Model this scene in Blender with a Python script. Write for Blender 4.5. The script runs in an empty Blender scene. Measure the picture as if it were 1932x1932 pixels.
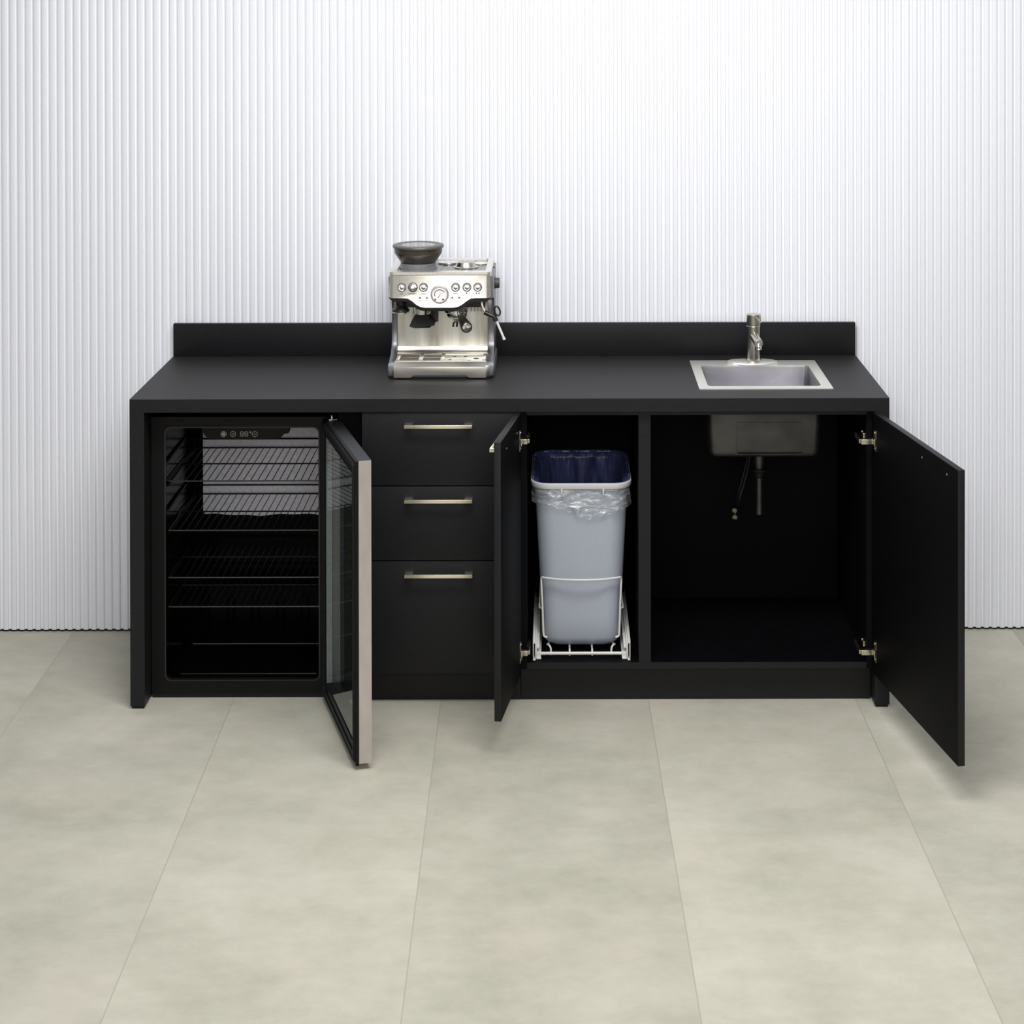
import bpy, bmesh, math, random
from mathutils import Vector, Matrix
random.seed(7)
I = 0.0254                      # the scene is laid out in inches, built in metres
S = bpy.context.scene
COL = S.collection
PI = math.pi
R = math.radians

# ------------------------------------------------------------------ materials
def mat(name, color, rough=0.5, metal=0.0, spec=0.5, coat=0.0, emit=None):
    m = bpy.data.materials.new(name); m.use_nodes = True
    b = m.node_tree.nodes['Principled BSDF']
    b.inputs['Base Color'].default_value = (*color, 1)
    b.inputs['Roughness'].default_value = rough
    b.inputs['Metallic'].default_value = metal
    b.inputs['Specular IOR Level'].default_value = spec
    b.inputs['Coat Weight'].default_value = coat
    if emit:
        b.inputs['Emission Color'].default_value = (*emit[0], 1)
        b.inputs['Emission Strength'].default_value = emit[1]
    return m

def grain(m, scale=(1, 1, 1), noise=60.0, amount=0.1, bump=0.0, rough_var=0.0, detail=4.0, dist=0.001):
    """streaky procedural variation on colour, roughness and surface"""
    nt = m.node_tree; N = nt.nodes; L = nt.links
    b = N['Principled BSDF']
    tc = N.new('ShaderNodeTexCoord'); mp = N.new('ShaderNodeMapping')
    mp.inputs['Scale'].default_value = scale
    nz = N.new('ShaderNodeTexNoise'); nz.inputs['Scale'].default_value = noise; nz.inputs['Detail'].default_value = detail
    L.new(tc.outputs['Object'], mp.inputs['Vector']); L.new(mp.outputs['Vector'], nz.inputs['Vector'])
    if amount:
        col = b.inputs['Base Color'].default_value[:3]
        rp = N.new('ShaderNodeValToRGB')
        rp.color_ramp.elements[0].position = 0.3; rp.color_ramp.elements[1].position = 0.7
        rp.color_ramp.elements[0].color = (*[c * (1 - amount) for c in col], 1)
        rp.color_ramp.elements[1].color = (*[min(1, c * (1 + amount)) for c in col], 1)
        L.new(nz.outputs['Fac'], rp.inputs['Fac']); L.new(rp.outputs['Color'], b.inputs['Base Color'])
    if rough_var:
        r0 = b.inputs['Roughness'].default_value
        mr = N.new('ShaderNodeMapRange')
        mr.inputs['To Min'].default_value = max(0.02, r0 - rough_var); mr.inputs['To Max'].default_value = r0 + rough_var
        L.new(nz.outputs['Fac'], mr.inputs['Value']); L.new(mr.outputs['Result'], b.inputs['Roughness'])
    if bump:
        bp = N.new('ShaderNodeBump'); bp.inputs['Strength'].default_value = bump; bp.inputs['Distance'].default_value = dist
        L.new(nz.outputs['Fac'], bp.inputs['Height']); L.new(bp.outputs['Normal'], b.inputs['Normal'])
    return m

M = {}
M['laminate'] = grain(mat('black_laminate', (0.0075, 0.0075, 0.0092), 0.5, spec=0.3), (2, 2, 60), 22, 0.35, 0.25, 0.05)
M['laminate_top_lit'] = grain(mat('black_laminate_top_lit', (0.0145, 0.0142, 0.0145), 0.55, spec=0.34), (3, 30, 3), 25, 0.2, 0.2, 0.05)  # lighter copy of the laminate, overhead light painted into the top
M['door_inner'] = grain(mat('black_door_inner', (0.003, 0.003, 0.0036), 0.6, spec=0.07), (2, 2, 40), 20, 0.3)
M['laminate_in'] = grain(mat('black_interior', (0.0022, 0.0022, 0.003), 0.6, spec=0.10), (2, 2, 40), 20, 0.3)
M['fridge_black'] = grain(mat('fridge_black', (0.0062, 0.0060, 0.0058), 0.48, spec=0.16), (1, 1, 1), 260, 0.15, 0.15)
M['liner_black'] = grain(mat('liner_black_gloss', (0.0014, 0.0014, 0.002), 0.16, spec=0.04), (1, 1, 1), 30, 0.1, 0.03)
M['rubber'] = grain(mat('black_rubber', (0.006, 0.006, 0.007), 0.6, spec=0.3), (1, 1, 1), 200, 0.2)
M['plastic_black'] = grain(mat('black_plastic', (0.012, 0.011, 0.010), 0.3, spec=0.5), (1, 1, 1), 200, 0.15)
M['plastic_grey'] = grain(mat('dark_grey_plastic', (0.06, 0.06, 0.06), 0.45), (1, 1, 1), 200, 0.1)
M['lid_grey'] = grain(mat('lid_grey', (0.085, 0.085, 0.072), 0.38), (1, 1, 1), 100, 0.1)
M['white_metal'] = grain(mat('bright_satin_metal', (0.84, 0.83, 0.81), 0.4, 0.25), (1, 1, 1), 60, 0.03)
M['slot_shade'] = grain(mat('dark_slot_shade', (0.075, 0.062, 0.05), 0.5, spec=0.2), (1, 1, 1), 60, 0.1)  # colour holds the shade between the grill slats
M['collar'] = grain(mat('collar_grey', (0.17, 0.17, 0.18), 0.35), (1, 1, 1), 100, 0.1)
M['lid_window_sheen'] = grain(mat('lid_window_sheen', (0.16, 0.16, 0.16), 0.1, spec=0.8), (1, 1, 1), 60, 0.2)  # lighter grey paints the wall's reflection on the lid window
M['smoke'] = grain(mat('smoked_plastic', (0.040, 0.033, 0.026), 0.28, spec=0.5), (1, 1, 1), 90, 0.35)
M['beans'] = grain(mat('coffee_beans', (0.014, 0.009, 0.006), 0.45), (1, 1, 1), 220, 0.6, 0.5, dist=0.004)
M['steel'] = grain(mat('brushed_steel', (0.90, 0.86, 0.78), 0.32, 1.0), (2, 2, 90), 30, 0.06, 0.06, 0.05)
M['steel_splash'] = grain(mat('reflection_streak_steel', (0.88, 0.83, 0.74), 0.3, 1.0), (16, 16, 1.2), 2.2, 0.28, 0.02, 0.1, 2)  # vertical light and dark reflection bands painted into the colour
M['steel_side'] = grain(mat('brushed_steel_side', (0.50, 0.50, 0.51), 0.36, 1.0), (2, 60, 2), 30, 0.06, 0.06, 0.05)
M['steel_sink'] = grain(mat('sink_steel_reflections', (0.72, 0.715, 0.745), 0.22, 1.0), (5, 5, 5), 1.6, 0.14, 0.02, 0.08, 2)  # bluish tint and soft blotches paint reflections into the basin
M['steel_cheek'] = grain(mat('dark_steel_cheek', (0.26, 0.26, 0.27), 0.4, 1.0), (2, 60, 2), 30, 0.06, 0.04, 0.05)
M['steel_rim'] = grain(mat('sink_rim_steel', (0.90, 0.88, 0.82), 0.45, 1.0), (6, 60, 6), 30, 0.06, 0.06, 0.05)
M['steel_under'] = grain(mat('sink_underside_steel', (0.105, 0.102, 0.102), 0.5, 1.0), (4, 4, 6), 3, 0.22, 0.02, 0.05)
M['steel_door'] = grain(mat('fridge_door_steel', (0.66, 0.61, 0.595), 0.42, 1.0), (3, 3, 1), 16, 0.05, 0.03, 0.05)
M['steel_door_top'] = grain(mat('fridge_door_steel_cap', (0.055, 0.058, 0.062), 0.45, 1.0), (3, 3, 1), 30, 0.2)
M['nickel'] = grain(mat('brushed_nickel', (0.60, 0.57, 0.51), 0.22, 1.0), (2, 2, 80), 30, 0.05, 0.03, 0.04)
M['chrome'] = grain(mat('chrome', (0.82, 0.81, 0.79), 0.09, 1.0), (1, 1, 1), 60, 0.03)
M['hinge'] = grain(mat('hinge_nickel', (0.60, 0.55, 0.45), 0.28, 1.0), (1, 1, 1), 90, 0.1)
M['brass'] = grain(mat('champagne_brass', (0.95, 0.88, 0.70), 0.30, 1.0), (80, 3, 3), 30, 0.06, 0.03, 0.04)
M['plate'] = grain(mat('evaporator_plate', (0.72, 0.71, 0.80), 0.42, 0.15), (6, 3, 6), 14, 0.12, 0.05, 0.08)
M['wire_dark'] = grain(mat('dark_coated_wire', (0.004, 0.004, 0.0045), 0.35, spec=0.25), (1, 1, 1), 100, 0.1)
M['wire_pale'] = grain(mat('pale_wire', (0.035, 0.035, 0.034), 0.4), (1, 1, 1), 100, 0.2)
M['white_coat'] = grain(mat('white_coated_steel', (0.72, 0.71, 0.68), 0.35), (1, 1, 1), 90, 0.04)
M['bin'] = grain(mat('grey_bin_plastic', (0.405, 0.44, 0.51), 0.5), (1, 1, 1), 160, 0.03, 0.05)
M['bin_rim'] = grain(mat('grey_bin_rim', (0.60, 0.61, 0.63), 0.42), (1, 1, 1), 160, 0.03)
M['bin_in'] = grain(mat('bin_liner_inside', (0.065, 0.078, 0.20), 0.30, spec=0.5), (11, 11, 1.6), 4, 0.45, 0.6, 0.08, 5, 0.015)
M['spacer'] = grain(mat('pale_spacer', (0.86, 0.90, 0.94), 0.4, 0.0), (1, 1, 1), 50, 0.06)
M['mark'] = grain(mat('pale_print', (0.30, 0.30, 0.28), 0.6), (1, 1, 1), 50, 0.05)
M['mark_dark'] = grain(mat('dark_print', (0.12, 0.11, 0.10), 0.6), (1, 1, 1), 50, 0.05)
M['dial_white'] = grain(mat('gauge_white', (0.86, 0.84, 0.86), 0.3), (1, 1, 1), 50, 0.02)
M['needle'] = grain(mat('needle_red', (0.55, 0.16, 0.20), 0.4), (1, 1, 1), 50, 0.05)
M['deck'] = grain(mat('deck_grey', (0.34, 0.33, 0.32), 0.38, 0.6), (60, 2, 2), 30, 0.1, 0.05)
M['recess_shade'] = grain(mat('dark_recess_shade', (0.02, 0.02, 0.018), 0.8, spec=0.1), (1, 1, 1), 50, 0.1)  # shade of the panel gap and drain holes held in the colour

def mk_glass(name, ior, gloss, tint):
    m = bpy.data.materials.new(name); m.use_nodes = True
    nt = m.node_tree; N = nt.nodes; L = nt.links; N.clear()
    out = N.new('ShaderNodeOutputMaterial'); mix = N.new('ShaderNodeMixShader')
    tr = N.new('ShaderNodeBsdfTransparent'); tr.inputs['Color'].default_value = tint
    gl = N.new('ShaderNodeBsdfGlossy'); gl.inputs['Roughness'].default_value = 0.02
    gl.inputs['Color'].default_value = gloss
    fr = N.new('ShaderNodeFresnel'); fr.inputs['IOR'].default_value = ior
    L.new(fr.outputs[0], mix.inputs[0]); L.new(tr.outputs[0], mix.inputs[1]); L.new(gl.outputs[0], mix.inputs[2])
    L.new(mix.outputs[0], out.inputs[0]); return m
M['glass'] = mk_glass('door_glass_inner', 1.38, (0.9, 0.95, 0.95, 1), (0.95, 0.97, 0.96, 1))
M['glass_outer'] = mk_glass('door_glass_outer', 1.5, (0.35, 0.38, 0.38, 1), (0.55, 0.58, 0.57, 1))

def mk_film():
    m = bpy.data.materials.new('clear_bag_film'); m.use_nodes = True
    nt = m.node_tree; N = nt.nodes; L = nt.links; N.clear()
    out = N.new('ShaderNodeOutputMaterial'); mix = N.new('ShaderNodeMixShader'); mix2 = N.new('ShaderNodeMixShader')
    tr = N.new('ShaderNodeBsdfTransparent'); tr.inputs['Color'].default_value = (0.93, 0.94, 0.96, 1)
    gl = N.new('ShaderNodeBsdfGlossy'); gl.inputs['Roughness'].default_value = 0.16
    di = N.new('ShaderNodeBsdfDiffuse'); di.inputs['Color'].default_value = (0.78, 0.80, 0.83, 1)
    tc = N.new('ShaderNodeTexCoord'); mp = N.new('ShaderNodeMapping'); mp.inputs['Scale'].default_value = (6, 6, 16)
    mp.inputs['Rotation'].default_value = (0.0, 0.5, 0)
    nz = N.new('ShaderNodeTexNoise'); nz.inputs['Scale'].default_value = 3.2; nz.inputs['Detail'].default_value = 5
    nz.inputs['Distortion'].default_value = 1.2
    rp = N.new('ShaderNodeValToRGB')
    rp.color_ramp.elements[0].position = 0.47; rp.color_ramp.elements[0].color = (0.20, 0.20, 0.20, 1)
    rp.color_ramp.elements[1].position = 0.75; rp.color_ramp.elements[1].color = (0.85, 0.85, 0.85, 1)
    bp = N.new('ShaderNodeBump'); bp.inputs['Strength'].default_value = 0.9; bp.inputs['Distance'].default_value = 0.012
    L.new(tc.outputs['Object'], mp.inputs['Vector']); L.new(mp.outputs['Vector'], nz.inputs['Vector'])
    L.new(nz.outputs['Fac'], rp.inputs['Fac']); L.new(nz.outputs['Fac'], bp.inputs['Height'])
    L.new(bp.outputs['Normal'], gl.inputs['Normal']); L.new(bp.outputs['Normal'], di.inputs['Normal'])
    mix2.inputs[0].default_value = 0.45
    L.new(di.outputs[0], mix2.inputs[1]); L.new(gl.outputs[0], mix2.inputs[2])
    L.new(rp.outputs['Color'], mix.inputs[0]); L.new(tr.outputs[0], mix.inputs[1]); L.new(mix2.outputs[0], mix.inputs[2])
    L.new(mix.outputs[0], out.inputs[0]); return m
M['film'] = mk_film()

def mk_floor():
    m = bpy.data.materials.new('concrete_look_tile'); m.use_nodes = True
    nt = m.node_tree; N = nt.nodes; L = nt.links; b = N['Principled BSDF']
    tc = N.new('ShaderNodeTexCoord'); sx = N.new('ShaderNodeSeparateXYZ'); L.new(tc.outputs['Object'], sx.inputs[0])
    def math_(op, a, c=None):
        n = N.new('ShaderNodeMath'); n.operation = op
        for k, v in enumerate((a, c)):
            if v is None: continue
            if isinstance(v, (int, float)): n.inputs[k].default_value = v
            else: L.new(v, n.inputs[k])
        return n.outputs[0]
    P = 24.42 * I
    t = math_('DIVIDE', math_('SUBTRACT', math_('ADD', sx.outputs['X'], math_('MULTIPLY', sx.outputs['Y'], 0.0148)), 11.55 * I), P)
    fr = math_('FRACT', t)
    edge = math_('MULTIPLY', math_('MINIMUM', fr, math_('SUBTRACT', 1.0, fr)), P)      # metres from the seam
    seam = math_('SMOOTH_MIN', 1.0, 1.0)
    mr = N.new('ShaderNodeMapRange'); mr.inputs['From Min'].default_value = 0.0002; mr.inputs['From Max'].default_value = 0.0022
    L.new(edge, mr.inputs['Value']); seam = mr.outputs['Result']
    wn = N.new('ShaderNodeTexWhiteNoise'); wn.noise_dimensions = '1D'; L.new(math_('FLOOR', t), wn.inputs['W'])
    def noise(scale, detail, rough, sc=(1, 1, 1), off=0):
        mp = N.new('ShaderNodeMapping'); mp.inputs['Scale'].default_value = sc
        cb = N.new('ShaderNodeVectorMath'); cb.operation = 'ADD'
        cx = N.new('ShaderNodeCombineXYZ'); L.new(math_('MULTIPLY', math_('FLOOR', t), 7.3), cx.inputs['Z'])
        cx.inputs['X'].default_value = off
        L.new(tc.outputs['Object'], cb.inputs[0]); L.new(cx.outputs[0], cb.inputs[1]); L.new(cb.outputs[0], mp.inputs['Vector'])
        n = N.new('ShaderNodeTexNoise'); n.inputs['Scale'].default_value = scale; n.inputs['Detail'].default_value = detail
        n.inputs['Roughness'].default_value = rough
        L.new(mp.outputs['Vector'], n.inputs['Vector']); return n.outputs['Fac']
    big = noise(2.4, 7, 0.6); fine = noise(30, 9, 0.75, (1, 1, 1), 3.0); streak = noise(7, 8, 0.7, (1.0, 1.6, 1), 9.0)
    v = math_('ADD', math_('MULTIPLY', big, 0.55), math_('ADD', math_('MULTIPLY', fine, 0.15), math_('MULTIPLY', streak, 0.30)))
    rp = N.new('ShaderNodeValToRGB')
    e = rp.color_ramp.elements
    e[0].position = 0.38; e[0].color = (0.432, 0.418, 0.338, 1)
    e[1].position = 0.63; e[1].color = (0.592, 0.571, 0.482, 1)
    e2 = e.new(0.5); e2.color = (0.512, 0.495, 0.408, 1)
    L.new(v, rp.inputs['Fac'])
    # a faint rosy cast in broad patches
    mixp = N.new('ShaderNodeMix'); mixp.data_type = 'RGBA'; mixp.blend_type = 'MIX'
    mr2 = N.new('ShaderNodeMapRange'); mr2.inputs['From Min'].default_value = 0.52; mr2.inputs['From Max'].default_value = 0.72; mr2.inputs['To Max'].default_value = 0.55
    L.new(noise(3.1, 6, 0.65, (1, 1, 1), 17.0), mr2.inputs['Value']); L.new(mr2.outputs['Result'], mixp.inputs['Factor'])
    L.new(rp.outputs['Color'], mixp.inputs['A']); mixp.inputs['B'].default_value = (0.60, 0.545, 0.46, 1)
    tone = N.new('ShaderNodeMix'); tone.data_type = 'RGBA'; tone.blend_type = 'MULTIPLY'; tone.inputs['Factor'].default_value = 1
    mr3 = N.new('ShaderNodeMapRange'); mr3.inputs['To Min'].default_value = 0.95; mr3.inputs['To Max'].default_value = 1.04
    L.new(wn.outputs['Value'], mr3.inputs['Value'])
    L.new(mixp.outputs['Result'], tone.inputs['A']); L.new(mr3.outputs['Result'], tone.inputs['B'])
    sm = N.new('ShaderNodeMix'); sm.data_type = 'RGBA'
    L.new(seam, sm.inputs['Factor']); sm.inputs['A'].default_value = (0.39, 0.37, 0.30, 1); L.new(tone.outputs['Result'], sm.inputs['B'])
    L.new(sm.outputs['Result'], b.inputs['Base Color'])
    b.inputs['Roughness'].default_value = 0.62; b.inputs['Specular IOR Level'].default_value = 0.25
    bp = N.new('ShaderNodeBump'); bp.inputs['Strength'].default_value = 0.05; bp.inputs['Distance'].default_value = 0.002
    L.new(fine, bp.inputs['Height']); L.new(bp.outputs['Normal'], b.inputs['Normal'])
    return m
M['floor'] = mk_floor()
M['wall'] = grain(mat('white_fluted_panel', (0.872, 0.882, 0.93), 0.5, spec=0.3), (3, 3, 0.1), 5, 0.012)

# ------------------------------------------------------------------ mesh helpers (all in inches)
class MB:
    def __init__(s): s.bm = bmesh.new(); s.T = Matrix.Identity(4)
    def _v(s, p): return s.bm.verts.new(s.T @ Vector(p))
    def loft(s, loops, closed=True, cap0=True, cap1=True):
        rows = [[s._v(p) for p in lp] for lp in loops]; n = len(rows[0]); fs = []
        for a, b in zip(rows, rows[1:]):
            for i in range(n if closed else n - 1):
                j = (i + 1) % n
                fs.append(s.bm.faces.new((a[i], a[j], b[j], b[i])))
        if cap0: fs.append(s.bm.faces.new(rows[0][::-1]))
        if cap1: fs.append(s.bm.faces.new(rows[-1]))
        bmesh.ops.recalc_face_normals(s.bm, faces=fs) if (cap0 and cap1) else None
        return fs
    def box(s, x0, x1, y0, y1, z0, z1, bev=0.0, seg=2):
        fs = s.loft([[(x0, y0, z0), (x1, y0, z0), (x1, y1, z0), (x0, y1, z0)], [(x0, y0, z1), (x1, y0, z1), (x1, y1, z1), (x0, y1, z1)]])
        if bev:
            es = list({e for f in fs for e in f.edges})
            bmesh.ops.bevel(s.bm, geom=es, offset=bev, segments=seg, profile=0.5, affect='EDGES')
        return s
    def prism(s, pts, axis, a0, a1, bev=0.0, seg=2):
        def mk(p, a): return (a, p[0], p[1]) if axis == 'x' else ((p[0], a, p[1]) if axis == 'y' else (p[0], p[1], a))
        fs = s.loft([[mk(p, a0) for p in pts], [mk(p, a1) for p in pts]])
        if bev:
            es = list({e for f in (fs[-1], fs[-2]) for e in f.edges})
            bmesh.ops.bevel(s.bm, geom=es, offset=bev, segments=seg, profile=0.5, affect='EDGES')
        return s
    def ring(s, outer, inner, axis, a0, a1):
        def mk(p, a): return (a, p[0], p[1]) if axis == 'x' else ((p[0], a, p[1]) if axis == 'y' else (p[0], p[1], a))
        A = [s._v(mk(p, a0)) for p in outer]; B = [s._v(mk(p, a0)) for p in inner]
        C = [s._v(mk(p, a1)) for p in outer]; D = [s._v(mk(p, a1)) for p in inner]; n = len(A); fs = []
        for i in range(n):
            j = (i + 1) % n
            for q in ((A[i], A[j], B[j], B[i]), (C[i], D[i], D[j], C[j]), (A[i], C[i], C[j], A[j]), (B[i], B[j], D[j], D[i])):
                fs.append(s.bm.faces.new(q))
        bmesh.ops.recalc_face_normals(s.bm, faces=fs)
        return s
    def cyl(s, p0, p1, r0, r1=None, n=28, cap=True):
        r1 = r0 if r1 is None else r1
        p0 = Vector(p0); p1 = Vector(p1); d = (p1 - p0).normalized()
        u = d.orthogonal().normalized(); w = d.cross(u)
        lp = lambda p, r: [p + (u * math.cos(2 * PI * k / n) + w * math.sin(2 * PI * k / n)) * r for k in range(n)]
        s.loft([lp(p0, r0), lp(p1, r1)], True, cap, cap); return s
    def lathe(s, c, prof, n=40, axis=(0, 0, 1), cap=True):
        c = Vector(c); d = Vector(axis).normalized()
        u = Vector((1, 0, 0)) if abs(d.x) < 0.9 else Vector((0, 1, 0)); u = (u - d * u.dot(d)).normalized(); w = d.cross(u)
        s.loft([[c + d * h + (u * math.cos(2 * PI * k / n) + w * math.sin(2 * PI * k / n)) * max(r, 0.002) for k in range(n)] for r, h in prof], True, cap, cap)
        return s
    def tube(s, pts, r, n=8, closed=False):
        P = [Vector(p) for p in pts]; m = len(P); rows = []; u = None
        for i in range(m):
            a = P[i - 1] if (i > 0 or closed) else P[i]; b = P[(i + 1) % m] if (i < m - 1 or closed) else P[i]
            d = (b - a).normalized()
            if u is None: u = d.orthogonal().normalized()
            else: u = (u - d * u.dot(d)).normalized()
            w = d.cross(u)
            rows.append([P[i] + (u * math.cos(2 * PI * k / n) + w * math.sin(2 * PI * k / n)) * r for k in range(n)])
        if closed: rows.append(rows[0]); s.loft(rows, True, False, False); bmesh.ops.remove_doubles(s.bm, verts=s.bm.verts, dist=1e-5)
        else: s.loft(rows)
        return s
    def ball(s, c, r, sc=(1, 1, 1)):
        mt = s.T @ Matrix.Translation(c) @ Matrix.Diagonal((*[r * k for k in sc], 1))
        bmesh.ops.create_uvsphere(s.bm, u_segments=24, v_segments=14, radius=1, matrix=mt); return s
    def build(s, name, m, parent=None, angle=32, label=None):
        root = parent
        while root is not None and root.parent is not None: root = root.parent
        off = Vector(root['_o']) if root is not None else Vector((0, 0, 0))
        for v in s.bm.verts: v.co = (v.co - off) * I
        me = bpy.data.meshes.new(name); s.bm.to_mesh(me); s.bm.free()
        me.polygons.foreach_set('use_smooth', [True] * len(me.polygons)); me.set_sharp_from_angle(angle=R(angle))
        me.materials.append(m)
        o = bpy.data.objects.new(name, me); COL.objects.link(o)
        if parent is not None: o.parent = parent
        if label: o['label'] = label
        return o

def thing(name, label, cat, loc, group=None):
    o = bpy.data.objects.new(name, None); COL.objects.link(o)
    o.location = Vector(loc) * I; o.empty_display_size = 0.05
    o['_o'] = list(loc); o['label'] = label; o['category'] = cat
    if group: o['group'] = group
    return o
def tag(o, label, cat, group=None):
    o['label'] = label; o['category'] = cat
    if group: o['group'] = group
    return o
def struct(o, label=None):
    o['kind'] = 'structure'
    if label: o['label'] = label
    return o
def rrect(x0, x1, y0, y1, r, n=6):
    p = []
    for cx, cy, a in ((x1 - r, y1 - r, 0), (x0 + r, y1 - r, 90), (x0 + r, y0 + r, 180), (x1 - r, y0 + r, 270)):
        for k in range(n + 1):
            t = R(a + 90 * k / n); p.append((cx + r * math.cos(t), cy + r * math.sin(t)))
    return p
def smooth(pts, it=2):
    P = [Vector(p) for p in pts]
    for _ in range(it):
        Q = [P[0]]
        for a, b in zip(P, P[1:]): Q += [a * 0.75 + b * 0.25, a * 0.25 + b * 0.75]
        Q.append(P[-1]); P = Q
    return P

# ------------------------------------------------------------------ setting
b = MB(); b.box(-110, 200, -330, 60, -2, 0)
struct(b.build('floor', M['floor']), 'pale greige concrete look floor tiles')

WALL_Y = 25.75
b = MB()
pitch = 1.037; x = -70.0; prof = []
while x < 165:
    for dx, dy in ((0, 0.0), (0.51, 0.0), (0.535, 0.03), (0.565, 0.36), (0.60, 0.38), (0.93, 0.38), (0.965, 0.36), (1.005, 0.03)):
        prof.append((x + dx, WALL_Y + 0.05 + dy))
    x += pitch
front = prof
pts0 = [(p[0], p[1], 0.30) for p in front]; pts1 = [(p[0], p[1], 132) for p in front]
back0 = [(p[0], WALL_Y + 1.2, 0.30) for p in front]
b.loft([back0, pts0, pts1], closed=False, cap0=False, cap1=False)
struct(b.build('wall_back', M['wall'], angle=50), 'white vertically fluted wall panelling')
b = MB(); b.box(-70, 165, WALL_Y + 0.52, WALL_Y + 3, 0, 132)  # dark sheet added behind the panels to paint the shadow in their bottom gap
struct(b.build('gap_shade_1', M['recess_shade']), 'dark sheet painting in the gap shadow under the fluted panels')

# ------------------------------------------------------------------ countertop with waterfall legs
W, TOP = 88.3, 36.06
SX0, SX1, SY0, SY1 = 67.7, 81.25, 6.1, 17.95            # sink opening
ct = thing('countertop', 'long black laminate worktop with waterfall end legs and low backsplash', 'countertop', (44, 12, 0))
b = MB()
b.ring([(0, 0), (W, 0), (W, 25.6), (0, 25.6)], [(SX0 - .3, SY0 - .3), (SX1 + .3, SY0 - .3), (SX1 + .3, SY1 + .3), (SX0 - .3, SY1 + .3)], 'z', 34.52, TOP)
top = b.build('slab', M['laminate'], ct)
top.data.materials.append(M['laminate_top_lit'])
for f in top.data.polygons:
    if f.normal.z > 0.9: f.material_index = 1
for x0, x1 in ((0, 1.68), (W - 1.72, W)):
    b = MB(); b.box(x0, x1, 0, 25.6, 0.32, 34.52); lg = b.build('leg', M['laminate'], ct)
    for y0 in (0.12, 23.2):
        b = MB(); b.box(x0 + .15, x1 - .15, y0, y0 + 1.6, 0, 0.32, 0.04); b.build('foot', M['rubber'], lg)
b = MB(); b.box(0, W, 24.85, 25.6, TOP, 40.28, 0.06); b.build('backsplash', M['laminate'], ct)

# ------------------------------------------------------------------ bar handle
def handle(cx, z, yface, parent, T=Matrix.Identity(4)):
    b = MB(); b.T = T
    hw = 3.94
    b.box(cx - hw, cx + hw, yface - 1.30, yface - 1.02, z - .2, z + .2, 0.03)
    for sx in (-1, 1):
        c = cx + sx * (hw - .46)
        b.box(c - .46, c + .46, yface - 1.05, yface, z - .18, z + .2, 0.03)
    return b.build('handle', M['brass'], parent, label='champagne brass bar handle')

# ------------------------------------------------------------------ drawer unit
dc = thing('drawer_cabinet', 'black cabinet of three stacked drawers with brass bar handles', 'drawer cabinet', (36, 12, 0))
b = MB()
b.box(26.98, 27.7, 1.0, 24.5, 4.0, 34.4); b.box(44.6, 45.32, 1.0, 24.5, 4.0, 34.4)
b.box(27.7, 44.6, 1.0, 24.5, 4.0, 4.7); b.box(27.7, 44.6, 23.9, 24.5, 4.7, 34.4)
b.build('carcass', M['laminate'], dc)
b = MB(); b.box(23.9, 26.96, 2.6, 3.3, 0, 34.4); b.build('filler_panel', M['laminate_in'], dc)
b = MB(); b.box(26.98, 45.32, 2.65, 3.4, 0, 3.98); b.build('toe_kick', M['laminate'], dc)
for z0, z1, hz in ((25.92, 34.42, 33.03), (17.2, 25.8, 24.37), (4.02, 17.08, 15.70)):
    b = MB(); b.box(26.98, 45.32, 0.22, 0.97, z0, z1, 0.03)
    d = b.build('drawer', M['laminate'], dc)
    handle(35.9, hz, 0.22, d)

# ------------------------------------------------------------------ double base cabinet (bin side and sink side)
bc = thing('base_cabinet', 'black two-compartment cabinet with both doors swung open', 'cabinet', (66, 12, 0))
ix0, ix1 = 45.4, 86.5
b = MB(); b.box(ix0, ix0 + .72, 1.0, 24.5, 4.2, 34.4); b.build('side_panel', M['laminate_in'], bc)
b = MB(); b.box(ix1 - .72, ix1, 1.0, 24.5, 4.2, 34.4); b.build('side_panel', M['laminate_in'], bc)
b = MB(); b.box(59.17, 60.58, 1.0, 24.0, 4.96, 33.9); pt = b.build('partition', M['laminate'], bc)
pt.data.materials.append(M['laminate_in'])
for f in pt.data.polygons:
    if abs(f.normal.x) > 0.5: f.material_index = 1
b = MB(); b.box(ix0 + .72, ix1 - .72, 1.0, 24.0, 4.2, 4.95); bp_ = b.build('bottom_panel', M['laminate'], bc)
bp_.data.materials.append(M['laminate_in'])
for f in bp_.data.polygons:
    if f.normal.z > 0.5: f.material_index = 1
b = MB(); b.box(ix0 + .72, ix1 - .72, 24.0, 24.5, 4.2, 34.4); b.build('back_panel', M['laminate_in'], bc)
b = MB(); b.box(ix0 + .72, ix1 - .72, 1.0, 4.0, 33.9, 34.4); b.build('top_rail', M['laminate'], bc)
b = MB(); b.box(ix0, ix1, 2.65, 3.4, 0, 4.18); b.build('toe_kick', M['laminate'], bc)

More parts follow.
